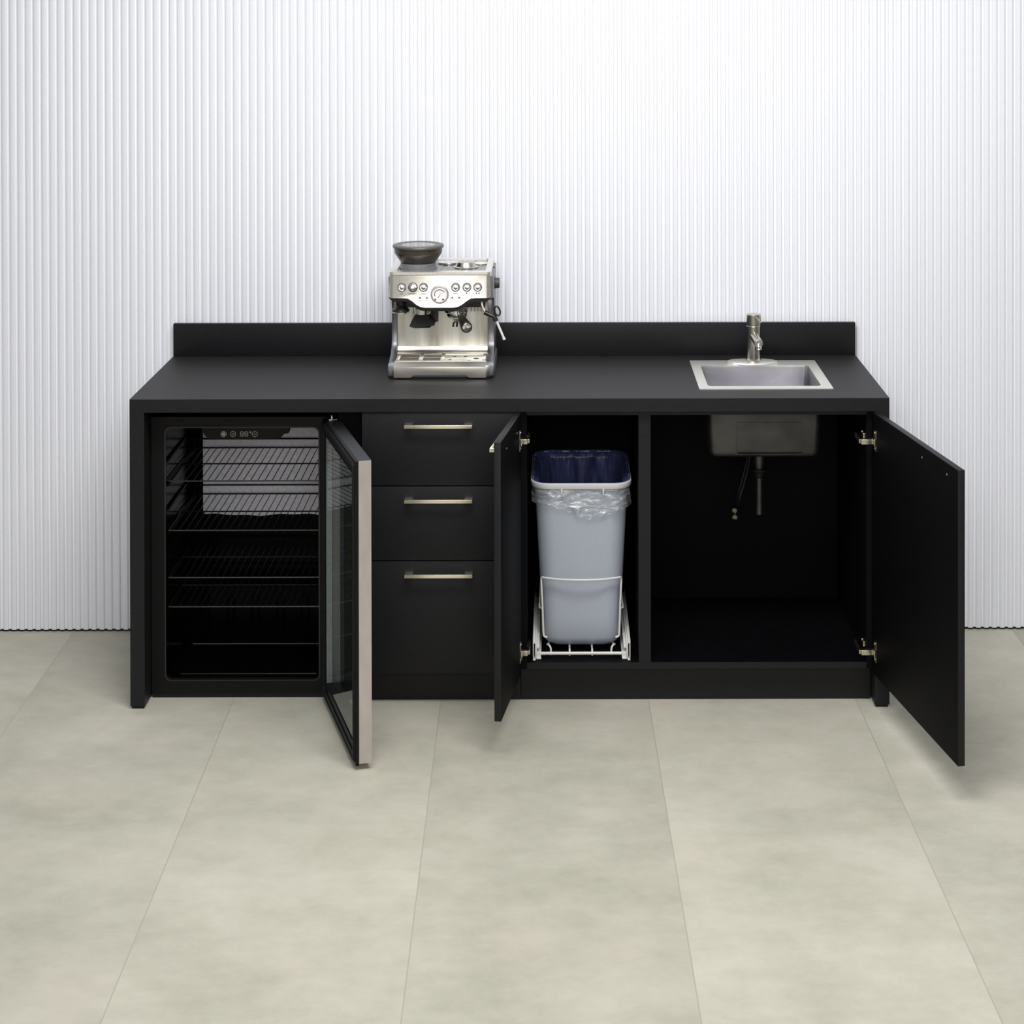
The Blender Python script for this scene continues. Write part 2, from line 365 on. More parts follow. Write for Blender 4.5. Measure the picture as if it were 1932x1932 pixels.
def door_T(px, py, ang, side):
    """local x along the door from the hinge, local y outward thickness, z up"""
    dx = Vector((side * math.sin(ang), -math.cos(ang), 0)); n = Vector((math.cos(ang) * side, math.sin(ang), 0))
    return Matrix(((dx.x, n.x, 0, px), (dx.y, n.y, 0, py), (0, 0, 1, 0), (0, 0, 0, 1)))
def door(px, py, ang, side, w, screws, hinge_z, hx):
    T = door_T(px, py, ang, side)
    b = MB(); b.T = T; b.box(0, w, 0, 0.75, 4.05, 34.45, 0.03)
    bmesh.ops.recalc_face_normals(b.bm, faces=b.bm.faces)
    d = b.build('door', M['laminate'], bc)
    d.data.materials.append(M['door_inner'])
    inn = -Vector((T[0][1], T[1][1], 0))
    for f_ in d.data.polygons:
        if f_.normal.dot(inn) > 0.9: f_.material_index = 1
    for u, z in screws:
        s = MB(); s.T = T; s.lathe((u, 0.0, z), [(0.115, 0), (0.115, -0.04), (0.07, -0.08)], 14, (0, 1, 0))
        s.build('screw', M['chrome'], d, label='small bright screw head')
    # bar handle on the outer face
    uc = sum(q[0] for q in screws) / 2 + (-.7 if side > 0 else 0); hz = screws[0][1]
    h = MB(); h.T = T
    hw = 3.94
    so = 1.02 if side > 0 else .84; hz -= 0 if side > 0 else .12
    h.box(uc - hw, uc + hw, 0.75 + so, 0.75 + so + .28, hz - .2, hz + .2, 0.03)
    for sx in (-1, 1):
        c = uc + sx * (hw - .46); h.box(c - .46, c + .46, 0.75, 0.75 + so + .03, hz - .18, hz + .2, 0.03)
    bmesh.ops.recalc_face_normals(h.bm, faces=h.bm.faces)
    h.build('handle', M['brass'], d, label='champagne brass bar handle')
    for z in hinge_z:
        g = MB(); g.T = T
        g.box(0.50, 1.25, -0.09, 0.0, z - 1.05, z + 1.35, 0.03)                # flange plate on the door
        g.box(0.45, 1.3, -0.32, -0.05, z - .42, z + .42, 0.08)                  # cup body
        g.cyl((0.85, -0.16, z + 1.05), (0.85, -0.08, z + 1.05), 0.13, n=12); g.cyl((0.85, -0.16, z - .72), (0.85, -0.08, z - .72), 0.13, n=12)
        g.T = Matrix.Identity(4)
        a = T @ Vector((0.75, -0.25, z)); sd = -side; ln2 = 1.35 if side > 0 else 0.62
        g.box(min(a.x, a.x + sd * ln2), max(a.x, a.x + sd * ln2), a.y - .05, a.y + .5, z - .30, z + .30, 0.05)      # arm
        e = a.x + sd * ln2
        g.box(min(e, e + sd * .25), max(e, e + sd * .25), a.y + .1, 2.6, z - .2, z + .28, 0.05)
        g.box(min(hx, hx + sd * .3), max(hx, hx + sd * .3), 1.5, 2.8, z - .2, z + (.4 if side > 0 else .1), 0.05)                      # mounting plate on the side panel
        if side > 0: g.cyl((hx + sd * .28, 2.0, z + .5), (hx + sd * .42, 2.0, z + .5), 0.13, n=12)
        g.build('hinge', M['hinge'], d, label='nickel cup hinge')
    return d
door(86.35, -0.22, R(9.56), 1, 26.2, [(16.0, 33.22), (23.2, 33.26)], (31.2, 6.75), 85.78)
door(45.47, -0.22, R(7.83), -1, 14.1, [(3.0, 32.8), (10.3, 32.87)], (31.3, 6.75), 46.12)

# ------------------------------------------------------------------ beverage fridge
fr = thing('beverage_fridge', 'black undercounter beverage fridge with open glass door and wire shelves', 'fridge', (12, 12, 0))
FX0, FX1, FZ0, FZ1, FY = 1.78, 23.2, 0.62, 33.22, 3.35
OX0, OX1, OZ0, OZ1 = 3.34, 21.62, 2.02, 32.05
b = MB(); b.ring(rrect(FX0, FX1, FZ0, FZ1, .15), rrect(OX0, OX1, OZ0, OZ1, .75), 'y', FY, FY + 1.0); b.build('front_frame', M['fridge_black'], fr)
b = MB(); b.ring(rrect(OX0 - .02, OX1 + .02, OZ0 - .02, OZ1 + .02, .76), rrect(OX0 + .12, OX1 - .12, OZ0 + .12, OZ1 - .12, .66), 'y', FY - .05, FY + .3)
b.build('front_lip', M['plastic_black'], fr)
b = MB()
b.ring([(FX0 + .1, FZ0 + .1), (FX1 - .1, FZ0 + .1), (FX1 - .1, FZ1 - .1), (FX0 + .1, FZ1 - .1)], [(OX0 - .3, OZ0 - .5), (OX1 + .3, OZ0 - .5), (OX1 + .3, OZ1 + .3), (OX0 - .3, OZ1 + .3)], 'y', FY + 1.0, 23)
b.box(FX0 + .3, FX1 - .3, 22.6, 23.2, FZ0 + .3, FZ1 - .3)
b.build('cabinet_shell', M['fridge_black'], fr)
# inner liner: open box, step at the back
b = MB()
prof = [(FY + .3, OZ1), (FY + .3, OZ0), (FY + 1.0, 1.75), (16.6, 1.6), (16.9, 1.75), (17.3, 8.6), (18.2, 9.1), (20.7, 9.2), (20.9, OZ1 + .2)]
rows = [[(x, p[0], p[1]) for x in (OX0, OX1)] for p in prof[1:]]
b.loft(rows, closed=False, cap0=False, cap1=False)
for xx in (OX0, OX1):
    vs = [b._v((xx, p[0], p[1])) for p in prof[1:] + [(FY + .3, OZ1 + .2)]]; b.bm.faces.new(vs)
vs = [b._v(p) for p in ((OX0, FY + .3, OZ1 + .2), (OX1, FY + .3, OZ1 + .2), (OX1, 20.9, OZ1 + .2), (OX0, 20.9, OZ1 + .2))]; b.bm.faces.new(vs)
ln = b.build('inner_liner', M['liner_black'], fr)
# moulded shelf runners on the liner's sides and ribs on its back step
for xs, sg in ((OX0, 1), (OX1, -1)):
    for z in (28.0, 25.05, 22.2, 19.15, 16.5, 13.55, 10.05):
        b = MB(); b.box(min(xs, xs + sg * .28), max(xs, xs + sg * .28), 4.3, 20.0, z - .32, z, 0.1); b.build('shelf_runner', M['liner_black'], ln)
for k in range(5):
    xr = 5.6 + k * 3.1
    b = MB(); b.tube(smooth([(xr - .42, 16.95, 2.2), (xr - .42, 17.18, 7.2), (xr - .3, 17.22, 7.7), (xr + .3, 17.22, 7.7), (xr + .42, 17.18, 7.2), (xr + .42, 16.95, 2.2)], 1), 0.13, 6)
    b.lathe((xr, 16.9, 2.25), [(0.25, 0), (0.2, -.08), (0.02, -.12)], 12, (0, 1, 0)); b.build('rib', M['liner_black'], ln)
b = MB(); b.tube([(OX0 + .7, 16.5, 1.72), (OX1 - .3, 16.5, 1.72)], 0.07, 6); b.build('floor_edge_highlight', M['plastic_grey'], ln)  # grey tube paints the highlight along the rear floor edge
b = MB(); b.tube([(OX0 + 1.2, 6.4, 1.72), (OX1 - .8, 6.4, 1.72)], 0.05, 6); b.build('floor_groove', M['plastic_black'], ln)
# silver plate on the back wall, its lower edge slightly wavy
b = MB()
px0, px1, pz0, pz1 = 4.62, 20.2, 16.75, 30.4
low = []
for k in range(25):
    t = k / 24; low.append((px0 + .35 + (px1 - px0 - .7) * t, pz0 + .10 * math.sin(t * 9 + 1) + .06 * math.sin(t * 23)))
pp = [(px0 + .1, pz0 + .2), *low, (px1 - .1, pz0 + .2), (px1, pz0 + .5), (px1, pz1), (px0, pz1), (px0, pz0 + .5)]
b.prism(pp, 'y', 20.55, 20.75); b.build('evaporator_plate', M['plate'], fr)
# wire shelves
def shelf(z, upstand):
    b = MB(); x0, x1, y0, y1 = OX0 + .22, OX1 - .2, 4.5, 20.3
    for y in (y0, 12.4, y1): b.tube([(x0, y, z), (x1, y, z)], 0.1, 6)
    for xx in (x0, x1): b.tube([(xx, y0, z), (xx, y1, z)], 0.1, 6)
    n = 21
    for k in range(n):
        xx = x0 + (x1 - x0) * (k + .5) / n
        b.tube([(xx, y0 - .12, z + .06), (xx, y0, z + .12), (xx, y1, z + .12)], 0.055, 5)
    if upstand:
        b.tube([(x0, y1 + .05, z), (x0, y1 + .05, z + 1.12), (x1, y1 + .05, z + 1.12), (x1, y1 + .05, z)], 0.1, 6)
    s = b.build('shelf', M['wire_dark'], fr)
    # paler front edge
    b = MB(); b.tube([(x0 + .02, y0 - .1, z + .01), (x1 - .02, y0 - .1, z + .01)], 0.045, 6)
    for k in range(n):
        xx = x0 + (x1 - x0) * (k + .5) / n; b.ball((xx, y0 - .13, z + .05), 0.075)
    b.build('front_wire', M['wire_pale'], s)
for z, up in ((25.35, True), (19.48, True), (13.88, False), (10.4, False)): shelf(z, up)
# control panel
b = MB()
cz = 30.62
pp = [(7.75, 32.3), (7.75, 31.5), (8.0, 31.2), (8.25, 30.85), (8.6, cz + .02), (16.6, cz), (17.1, cz + .15), (17.5, cz + .6), (17.95, 31.25), (18.02, 31.5), (18.02, 32.3)]
b.prism(pp, 'y', FY - .03, FY + 1.4, 0.05); cp = b.build('control_panel', M['fridge_black'], fr, label='black control panel with pale symbols')
yI = FY - .035
def disc_ring(cx, cz, r, w, n=28):
    b = MB(); c = [(cx + r * math.cos(2 * PI * k / n), cz + r * math.sin(2 * PI * k / n)) for k in range(n)]
    d = [(cx + (r - w) * math.cos(2 * PI * k / n), cz + (r - w) * math.sin(2 * PI * k / n)) for k in range(n)]
    b.ring(c, d, 'y', yI - .03, yI + .02); return b
zi = 31.22
b = disc_ring(10.33, zi, .34, .06); b.cyl((10.33, yI - .03, zi), (10.33, yI + .02, zi), .2, n=16)
for k in range(8):
    a = k * PI / 4; b.box(10.33 + .27 * math.cos(a) - .03, 10.33 + .27 * math.cos(a) + .03, yI - .03, yI + .02, zi + .27 * math.sin(a) - .03, zi + .27 * math.sin(a) + .03)
b.build('lamp_symbol', M['mark'], cp)
b = disc_ring(11.45, zi, .33, .06); b.box(11.33, 11.57, yI - .03, yI + .02, zi - .035, zi + .035); b.box(11.415, 11.485, yI - .03, yI + .02, zi - .12, zi + .12)
b.build('plus_symbol', M['mark'], cp)
b = disc_ring(14.02, zi - .02, .33, .06); b.box(13.9, 14.14, yI - .03, yI + .02, zi - .055, zi + .015); b.build('minus_symbol', M['mark'], cp)
b = MB()
for cx in (12.5, 13.02):
    for dz in (-.25, 0, .25): b.box(cx - .15, cx + .15, yI - .03, yI + .02, zi + dz - .04, zi + dz + .04)
    for dx in (-.17, .17):
        for dz in (-.125, .125): b.box(cx + dx - .035, cx + dx + .035, yI - .03, yI + .02, zi + dz - .1, zi + dz + .1)
b.build('temperature_digits', M['mark'], cp)
b = MB(); b.prism([(13.36, zi + .3), (13.6, zi + .3), (13.54, zi + .02)], 'y', yI - .03, yI + .02); b.build('degree_mark', M['mark'], cp)
b = MB(); b.box(FX0 + .05, FX1 - .3, 3.5, 22, 0, FZ0 + .1); b.build('base', M['rubber'], fr)

# fridge door (local u from the hinge, v outward)
T = door_T(22.05, 2.72, R(16.6), 1)
def dm():
    b = MB(); b.T = T; return b
def fix(b): bmesh.ops.recalc_face_normals(b.bm, faces=b.bm.faces); return b
DU, Z0, Z1 = 20.85, 0.72, 33.25
HI = 1.5
def hole(i): return [(i, Z0 + i + .2), (DU - i, Z0 + i + .2), (DU - i, Z1 - i - .2), (i, Z1 - i - .2)]
b = dm(); b.ring([(0.0, Z0), (DU, Z0), (DU, Z1), (0.0, Z1)], hole(HI), 'y', .43, 1.80)
fd = fix(b).build('door', M['steel_door'], fr, label='stainless framed glass door')
fd.data.materials.append(M['steel_door_top'])
for f in fd.data.polygons:
    if f.normal.z > .8: f.material_index = 1
b = dm(); b.ring([(0.1, Z0 - .22), (DU - .05, Z0 - .22), (DU - .05, Z1 - .05), (0.1, Z1 - .05)], hole(HI + .06), 'y', .06, .43)
b.ring(hole(HI), hole(HI + .06), 'y', .43, .9)
fix(b).build('inner_frame', M['fridge_black'], fd)
b = dm(); b.ring(rrect(0.3, DU - .3, Z0 + .05, Z1 - .3, .3), rrect(1.05, DU - 1.1, Z0 + .95, Z1 - 1.1, .2), 'y', -.10, .07)
b.ring(rrect(0.42, DU - .42, Z0 + .17, Z1 - .42, .3), rrect(.6, DU - .6, Z0 + .4, Z1 - .6, .25), 'y', -.18, -.08)
fix(b).build('gasket', M['rubber'], fd)
gz0, gz1 = Z0 + HI + .2, Z1 - HI - .2
for v_, lb in ((.15, 'clear inner glass pane'), (.86, 'clear outer glass pane')):
    b = dm(); b.bm.faces.new([b._v(p) for p in ((HI + .03, v_, gz0), (DU - HI - .03, v_, gz0), (DU - HI - .03, v_, gz1), (HI + .03, v_, gz1))])
    b.build('glass_pane', M['glass'] if v_ < .5 else M['glass_outer'], fd, label=lb)
b = dm(); b.box(HI + .06, HI + .16, .17, .84, gz0 + .1, gz1 - .1); fix(b).build('spacer', M['spacer'], fd, label='pale strip along the hinge edge of the glass')
b = dm(); b.cyl((0.5, 1.05, Z1), (0.5, 1.05, Z1 + .32), .14, n=14); b.box(.1, 1.6, .5, 1.5, Z1, Z1 + .08, .02); fix(b).build('hinge', M['chrome'], fd)

# ------------------------------------------------------------------ waste bin, liner, pull-out frame
BX, BY0, BY1 = 52.5, 3.55, 18.6
bn = thing('waste_bin', 'tall grey plastic waste bin lined with a clear bag', 'bin', (BX, 11, 5.5))
def bl(z, grow=0.0):
    """bin outline at height z, tapering to the bottom"""
    t = (z - 5.6) / (25.2 - 5.6)
    hx = 4.55 + (5.55 - 4.55) * t + grow; y0 = BY0 + 1.0 * (1 - t) - grow; y1 = BY1 - 1.0 * (1 - t) + grow
    return [(BX + 0.02 + p[0], p[1], z) for p in rrect(-hx, hx, y0, y1, 1.9 + .35 * t, 8)]
def inset(lp, d):
    cx = sum(p[0] for p in lp) / len(lp); cy = sum(p[1] for p in lp) / len(lp); hx = max(p[0] for p in lp) - cx; hy = max(p[1] for p in lp) - cy
    return [(cx + (p[0] - cx) * (hx - d) / hx, cy + (p[1] - cy) * (hy - d) / hy, p[2]) for p in lp]
def zset(lp, z): return [(p[0], p[1], z) for p in lp]
b = MB()
loops = [zset(inset(bl(5.6), 1.1), 5.5), zset(inset(bl(5.6), .55), 5.6), zset(inset(bl(5.6), .2), 5.95), inset(bl(6.6), 0.0)]
loops += [bl(z) for z in (9, 13, 17, 21, 24.6)]
loops += [inset(bl(z), .14) for z in (24.6, 18, 10)] + [zset(inset(bl(6.2), .5), 6.2)]
b.loft(loops); b.build('body', M['bin'], bn, angle=60)
b = MB()
rim = [(bl(24.62), 0), (bl(24.62, .38), 0), (bl(24.9, .46), 0), (bl(25.2, .42), 0), (bl(25.3, .25), 0), (bl(25.2, .1), 0), (bl(24.62, -.02), 0), (bl(24.62), 0)]
b.loft([r[0] for r in rim], True, False, False)
for x in (50.2, 55.1): b.box(x - .09, x + .09, BY0 - .52, BY0 + .2, 23.95, 24.65, .03)
b.build('rim', M['bin_rim'], bn, angle=50)

lnr = thing('bin_liner', 'clear plastic bag lining the grey bin and folded over its rim', 'bin bag', (BX, 11, 22))
# folded-over skirt: hem dips at the front right of centre
def hem(p):
    x, y = p[0] - BX, p[1]
    fr_ = max(0, min(1, (8 - y) / 5))
    dip = 0.55 * math.exp(-((x - 5.2) / 1.6) ** 2) * .6 + 1.75 * max(0, 1 - abs(x - .9) / (4.6 if x < .9 else 5.4)) * fr_
    return 22.75 - dip + .1 * math.sin(x * 5) 
b = MB()
base = bl(24.8, .5); n = len(base)
import bisect
dense = []
for i in range(n):
    a, c = Vector(base[i]), Vector(base[(i + 1) % n]); k = max(1, int((c - a).length / .3))
    for j in range(k): dense.append(a.lerp(c, j / k))
rows = []
rs = random.Random(3)
ph = [rs.uniform(0, 6) for _ in range(8)]
NR = 12
for r_ in range(NR + 1):
    t = r_ / NR; row = []
    for p in dense:
        dirv = Vector((p.x - BX, (p.y - 11) * .7, 0)).normalized()
        z1 = hem(p); z = 24.55 + (z1 - 24.55) * t
        s_ = p.x * 1.0 + p.y * 1.3
        wr = .10 * math.sin(s_ * 2.7 + ph[0] + z * 1.4) + .07 * math.sin(s_ * 5.1 - z * 2.2 + ph[1]) + .05 * math.sin(z * 6 + s_ * 1.2 + ph[2])
        out = -.28 + .12 * t + wr * t ** .5
        row.append((p.x + dirv.x * out, p.y + dirv.y * out, z))
    rows.append(row)
b.loft(rows, True, False, False); b.build('folded_skirt', M['film'], lnr, angle=80)
b = MB(); rows = []
def densify(lp):
    o_ = []
    for i in range(len(lp)):
        a_, c_ = Vector(lp[i]), Vector(lp[(i + 1) % len(lp)]); k = max(1, round((bl0[(i + 1) % len(lp)] - bl0[i]).length / .28))
        for j in range(k): o_.append(a_.lerp(c_, j / k))
    return o_
bl0 = [Vector(p) for p in bl(24)]
for r_ in range(30):
    t = r_ / 29; z = 25.36 - 17.5 * t ** 1.3; row = []
    d_in = -.28 if r_ == 0 else (-.05 if r_ == 1 else .42)
    for p in densify(inset(bl(min(z, 25.2)), d_in)):
        s_ = p.x * 1.1 + p.y
        wr = (.13 * math.sin(s_ * 2.3 + ph[3] + 1.6 * math.sin(z * .5)) + .10 * math.sin(s_ * 4.3 + z * .8 + ph[4]) + .06 * math.sin(s_ * 8 - z * 1.2)) * min(1, t * 6)
        d = Vector((p.x - BX, p.y - 11, 0)); L_ = d.length
        row.append((p.x - d.x * wr / L_, p.y - d.y * wr / L_, z))
    rows.append(row)
b.loft(rows, True, False, True); b.build('bag_inside', M['bin_in'], lnr, angle=80)

pf = thing('pull_out_frame', 'white wire pull-out frame on slides holding the grey bin', 'bin frame', (BX, 10, 4.95))
b = MB(); b.tube([(47.2, 2.45, 5.5), (57.75, 2.45, 5.5)], .19, 10); b.box(47.1, 47.75, 2.2, 2.9, 5.12, 5.75, .06); b.box(57.2, 57.85, 2.2, 2.9, 5.12, 5.75, .06)
b.build('front_bar', M['white_coat'], pf)
for sx in (-1, 1):
    X = lambda v: BX + sx * v
    b = MB()
    def bx2(a, c, *r): b.box(min(X(a), X(c)), max(X(a), X(c)), *r)
    bx2(5.25, 5.45, 1.9, 18.5, 4.98, 6.9, .05); bx2(4.75, 5.4, 1.9, 18.5, 5.0, 5.15, .03); bx2(4.95, 5.3, 2.2, 17.5, 6.2, 6.45, .04)
    b.build('slide', M['white_coat'], pf)
    b = MB(); bx2(5.62, 5.72, 1.6, 20.0, 4.96, 7.35, .04); bx2(5.4, 5.72, 1.6, 20.0, 4.96, 5.05, .02); bx2(5.45, 5.72, 1.6, 19.5, 6.95, 7.1, .02)
    b.build('rail', M['white_coat'], pf)
hx_ = 4.72
path = [(BX - 4.05, 4.0, 6.85), (BX - 4.4, 4.0, 6.95), (BX - 4.5, 4.0, 7.3), (BX - 4.62, 4.1, 11), (BX - 4.76, 4.2, 13.7), (BX - 4.7, 4.1, 13.98), (BX - 4.45, 3.75, 14.02), (BX - 2.6, 3.05, 14.0), (BX, 2.8, 14.0)]
path = path + [(2 * BX - p[0], p[1], p[2]) for p in path[-2::-1]]
b = MB(); b.tube(smooth(path, 2), .125, 8)
for sx in (-1, 1): b.tube([(BX + sx * 4.6, 4.15, 10.2), (BX + sx * 4.95, 4.6, 10.2), (BX + sx * 4.95, 14, 10.2)], .1, 6)
b.build('hoop', M['white_coat'], pf)
for x in (48.9, 51.1, 53.75, 56.0):
    e = 1 if x < BX else -1
    b = MB()
    if x in (48.9, 56.0): b.tube(smooth([(x, 2.5, 5.3), (x, 2.5, 6.0), (x - e * .1, 2.6, 6.3), (x - e * .4, 3.2, 6.35), (x - e * .45, 3.6, 6.1), (x - e * .2, 6, 5.4), (x - e * .2, 17.5, 5.4)], 2), .11, 7)
    else: b.tube(smooth([(x, 2.45, 5.25), (x, 2.5, 5.85), (x, 2.9, 5.9), (x, 4.4, 5.45), (x, 17.5, 5.4)], 2), .11, 7)
    b.build('floor_wire', M['white_coat'], pf)

# ------------------------------------------------------------------ sink
sk = thing('sink', 'square stainless drop-in bar sink set in the black worktop', 'sink', (74.5, 12, 27))
b = MB(); ro = rrect(66.55, 82.5, 4.6, 21.2, .12, 3); ri = rrect(SX0, SX1, SY0, SY1, .55, 3)
b.ring(ro, ri, 'z', TOP, TOP + .1); b.build('rim', M['steel_rim'], sk)
b = MB()
def sl(z, d, r): return [(p[0], p[1], z) for p in rrect(SX0 + d, SX1 - d, SY0 + d, SY1 - d, r, 6)]
b.loft([sl(TOP + .08, 0, .55), sl(TOP - .15, .03, .6), sl(34, .06, .7), sl(28.6, .15, .8), sl(28.0, .3, .8), sl(27.75, .75, .6)], True, False, True)
for f in b.bm.faces: f.normal_flip()
b.build('basin', M['steel_sink'], sk, angle=50)
b = MB()
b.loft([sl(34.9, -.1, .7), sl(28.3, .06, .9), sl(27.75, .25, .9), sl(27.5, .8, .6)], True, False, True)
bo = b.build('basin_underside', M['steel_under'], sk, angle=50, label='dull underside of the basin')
b = MB(); yy = SY0 - .06
q = rrect(71.1, 79.05, 28.0, 31.8, .25, 4); q2 = rrect(71.16, 78.99, 28.06, 31.74, .2, 4)
b.ring(q, q2, 'y', yy - .03, yy + .2); b.build('embossed_panel', M['steel_under'], bo)
b = MB(); cx, cy = 74.35, 11.0
b.lathe((cx, cy, 0), [(.95, 27.55), (.95, 27.2), (.72, 27.05), (.72, 26.0), (.62, 25.0), (.6, 24.4)]); dn = b.build('drain', M['steel_under'], sk)
b = MB(); b.lathe((cx, cy, 0), [(.5, 25.05), (.98, 25.0), (.98, 24.75), (.7, 24.6), (.66, 24.0), (.5, 23.9)], 24); b.build('coupling_nut', M['rubber'], dn)
b = MB(); b.lathe((cx, cy, 0), [(.47, 24.2), (.47, 19.45), (.3, 19.45), (.3, 20.5)], 24); b.build('tailpipe', M['steel_under'], dn)
b = MB(); b.lathe((cx, cy, 0), [(1.5, 27.78), (1.45, 27.86), (1.1, 27.84), (1.0, 27.77)]); b.build('strainer', M['chrome'], sk)

# ------------------------------------------------------------------ faucet
fc = thing('faucet', 'brushed nickel single-hole faucet on an oval plate behind the sink', 'faucet', (74.45, 19.4, TOP))
PX, PY = 74.36, 19.35
def oval(hx, hy, z, n=48, e=2.3): return [(PX + math.copysign(abs(math.cos(t)) ** (2 / e), math.cos(t)) * hx, PY + math.copysign(abs(math.sin(t)) ** (2 / e), math.sin(t)) * hy, z) for t in [2 * PI * k / n for k in range(n)]]
b = MB(); z = TOP + .1
b.loft([oval(3.22, 1.62, z), oval(3.25, 1.65, z + .12), oval(3.2, 1.6, z + .26), oval(3.0, 1.42, z + .32)]); b.build('deck_plate', M['steel_rim'], fc)
b = MB(); BXF = 74.52
b.lathe((BXF, PY, 0), [(.98, z + .3), (.98, z + .5), (.86, z + .62), (.87, 40.9), (.84, 40.95), (.84, 41.0)], 40); b.build('body', M['nickel'], fc, angle=12)
b = MB(); b.lathe((BXF + .02, PY, 0), [(.84, 41.0), (.905, 41.06), (.91, 42.3), (.87, 42.42), (.1, 42.46)], 40)
hd = b.build('handle', M['nickel'], fc, angle=12)
b = MB(); b.tube([(BXF + .15, PY - .8, 42.15), (BXF + .35, PY - 1.0, 41.95), (BXF + .8, PY - 1.15, 41.45)], .13, 10); b.build('lever', M['nickel'], hd)
b = MB()
s0 = Vector((BXF - .02, PY, 39.8)); s1 = Vector((74.76, 15.4, 39.42)); dd = (s1 - s0).normalized()
b.cyl(s0, s1, .56, .56, 32); b.lathe(s1, [(.56, 0), (.54, .06), (.46, .1)], 32, dd); sp = b.build('spout', M['nickel'], fc, angle=14)
b = MB(); a0 = s1 - dd * .25 + Vector((0, 0, -.1)); b.cyl(a0, a0 + Vector((0.02, -.2, -.75)), .40, .38, 24); b.ball(a0 + Vector((0.0, -.35, -.35)), .25); b.build('aerator', M['chrome'], sp)
for k, (ex, ez) in enumerate(((71.95, 18.15), (72.0, 17.3))):
    pts = smooth([(74.3 + k * .35, 19.6, 36), (74.3 + k * .35, 20.2, 30), (73.9 + k * .3, 20, 24), (73.2 + k * .35, 19.6, 21.5 - k * .2), (72.4 + k * .1, 18.8, ez + 1.1), (ex, 17.6, ez)], 2)
    b = MB(); b.tube(pts, .22, 8); h = b.build('supply_hose', M['plastic_black'], fc)
    e = Vector((ex, 17.6, ez)); d = (e - pts[-2]).normalized() + Vector((0, -1.2, 0)); d.normalize()
    b = MB(); b.lathe(e, [(.24, -.2), (.34, -.15), (.36, .35), (.26, .36), (.2, .1)], 16, d); b.build('hose_nut', M['hinge'], h)

# ------------------------------------------------------------------ espresso machine
em = thing('espresso_machine', 'stainless espresso machine with bean hopper and round gauge on the worktop', 'coffee machine', (35.45, 17, TOP))
B0 = TOP
# base
b = MB(); b.loft([[(p[0], p[1], z_) for p in rrect(28.92 + i, 42.02 - i, 10.62 + i, 22.95 - i, 1.15, 8)] for z_, i in ((B0 + .22, .12), (B0 + .4, 0), (B0 + 1.5, 0), (B0 + 1.72, .12), (B0 + 1.82, .4))])
b.build('base', M['steel_side'], em, angle=40)
b = MB(); b.loft([[(p[0], p[1], z_) for p in rrect(29.05, 41.9, 10.85, 22.8, 1.1, 8)] for z_ in (B0, B0 + .24)]); b.build('foot', M['rubber'], em)
# side cheeks (C profile) left and right
cprof = [(11.6, 37.6), (12.6, 38.0), (14.4, 38.35), (15.6, 38.9), (16.1, 39.7), (16.2, 41), (16.2, 43.8), (15.6, 44.9), (14.2, 45.5), (12.0, 45.7), (12.0, 48.4), (22.9, 48.4), (22.9, 37.6)]
for x0, x1 in ((29.05, 29.74), (41.02, 41.85)):
    b = MB(); b.prism(cprof, 'x', x0, x1, 0.06); b.build('side_panel', M['steel_cheek'], em)
b = MB(); b.prism([(16.6, 38.25), (16.6, 45.6), (22.7, 45.6), (22.7, 37.7), (16.0, 37.7), (16.0, 38.1)], 'x', 29.72, 41.04)
b.build('splash_panel', M['steel_splash'], em)
b = MB(); b.prism([(15.7, 38.18), (16.25, 38.28), (16.5, 38.6), (16.65, 39.1), (16.65, 38.1)], 'x', 29.8, 40.98); b.build('panel_foot', M['steel'], em, angle=60)
# drip tray
tr = MB(); zt = B0
tr.prism([(29.77, 37.62), (40.99, 37.62), (40.99, zt + .2), (38.95, zt + .2), (38.54, zt + .52), (32.22, zt + .52), (31.82, zt + .2), (29.77, zt + .2)], 'y', 10.48, 10.95, .03)
tr.prism([(10.5, 37.6), (11.2, 38.12), (11.45, 38.12), (11.45, 37.6)], 'x', 29.8, 40.96)
dt = tr.build('drip_tray', M['steel'], em)
b = MB(); b.box(29.85, 40.92, 11.4, 16.2, 37.6, 37.75); b.build('tray_well', M['plastic_black'], dt)
b = MB()
b.box(29.85, 40.92, 11.4, 11.75, 38.0, 38.14, .02); b.box(29.85, 40.92, 15.75, 16.1, 38.0, 38.14, .02)
for x in (29.85, 32.7, 35.35, 40.5): b.box(x, x + .42, 11.6, 16.0, 38.0, 38.14, .02)
for k in range(4): b.box(30.0, 35.5, 12.2 + k * .95, 12.65 + k * .95, 38.0, 38.12, .02)
b.box(35.7, 40.6, 11.7, 15.8, 37.98, 38.08, .02)
gr = b.build('drip_grill', M['steel'], dt)
for k in range(4):
    for x0, x1 in ((30.35, 32.65), (33.2, 35.3)):
        b = MB(); b.box(x0, x1, 12.05 + k * .92, 12.5 + k * .92, 38.1, 38.145); b.build('grill_slot_shade', M['slot_shade'], gr)  # dark strips laid on top paint the shaded gaps between slats
for x, y, r in ((37.0, 14.3, .22), (38.3, 14.4, .22), (39.7, 13.2, .38), (38.9, 12.1, .2), (36.5, 12.4, .2)):
    b = MB(); b.lathe((x, y, 38.08), [(r, 0), (r, .012)], 18); b.build('drain_hole', M['recess_shade'], gr)
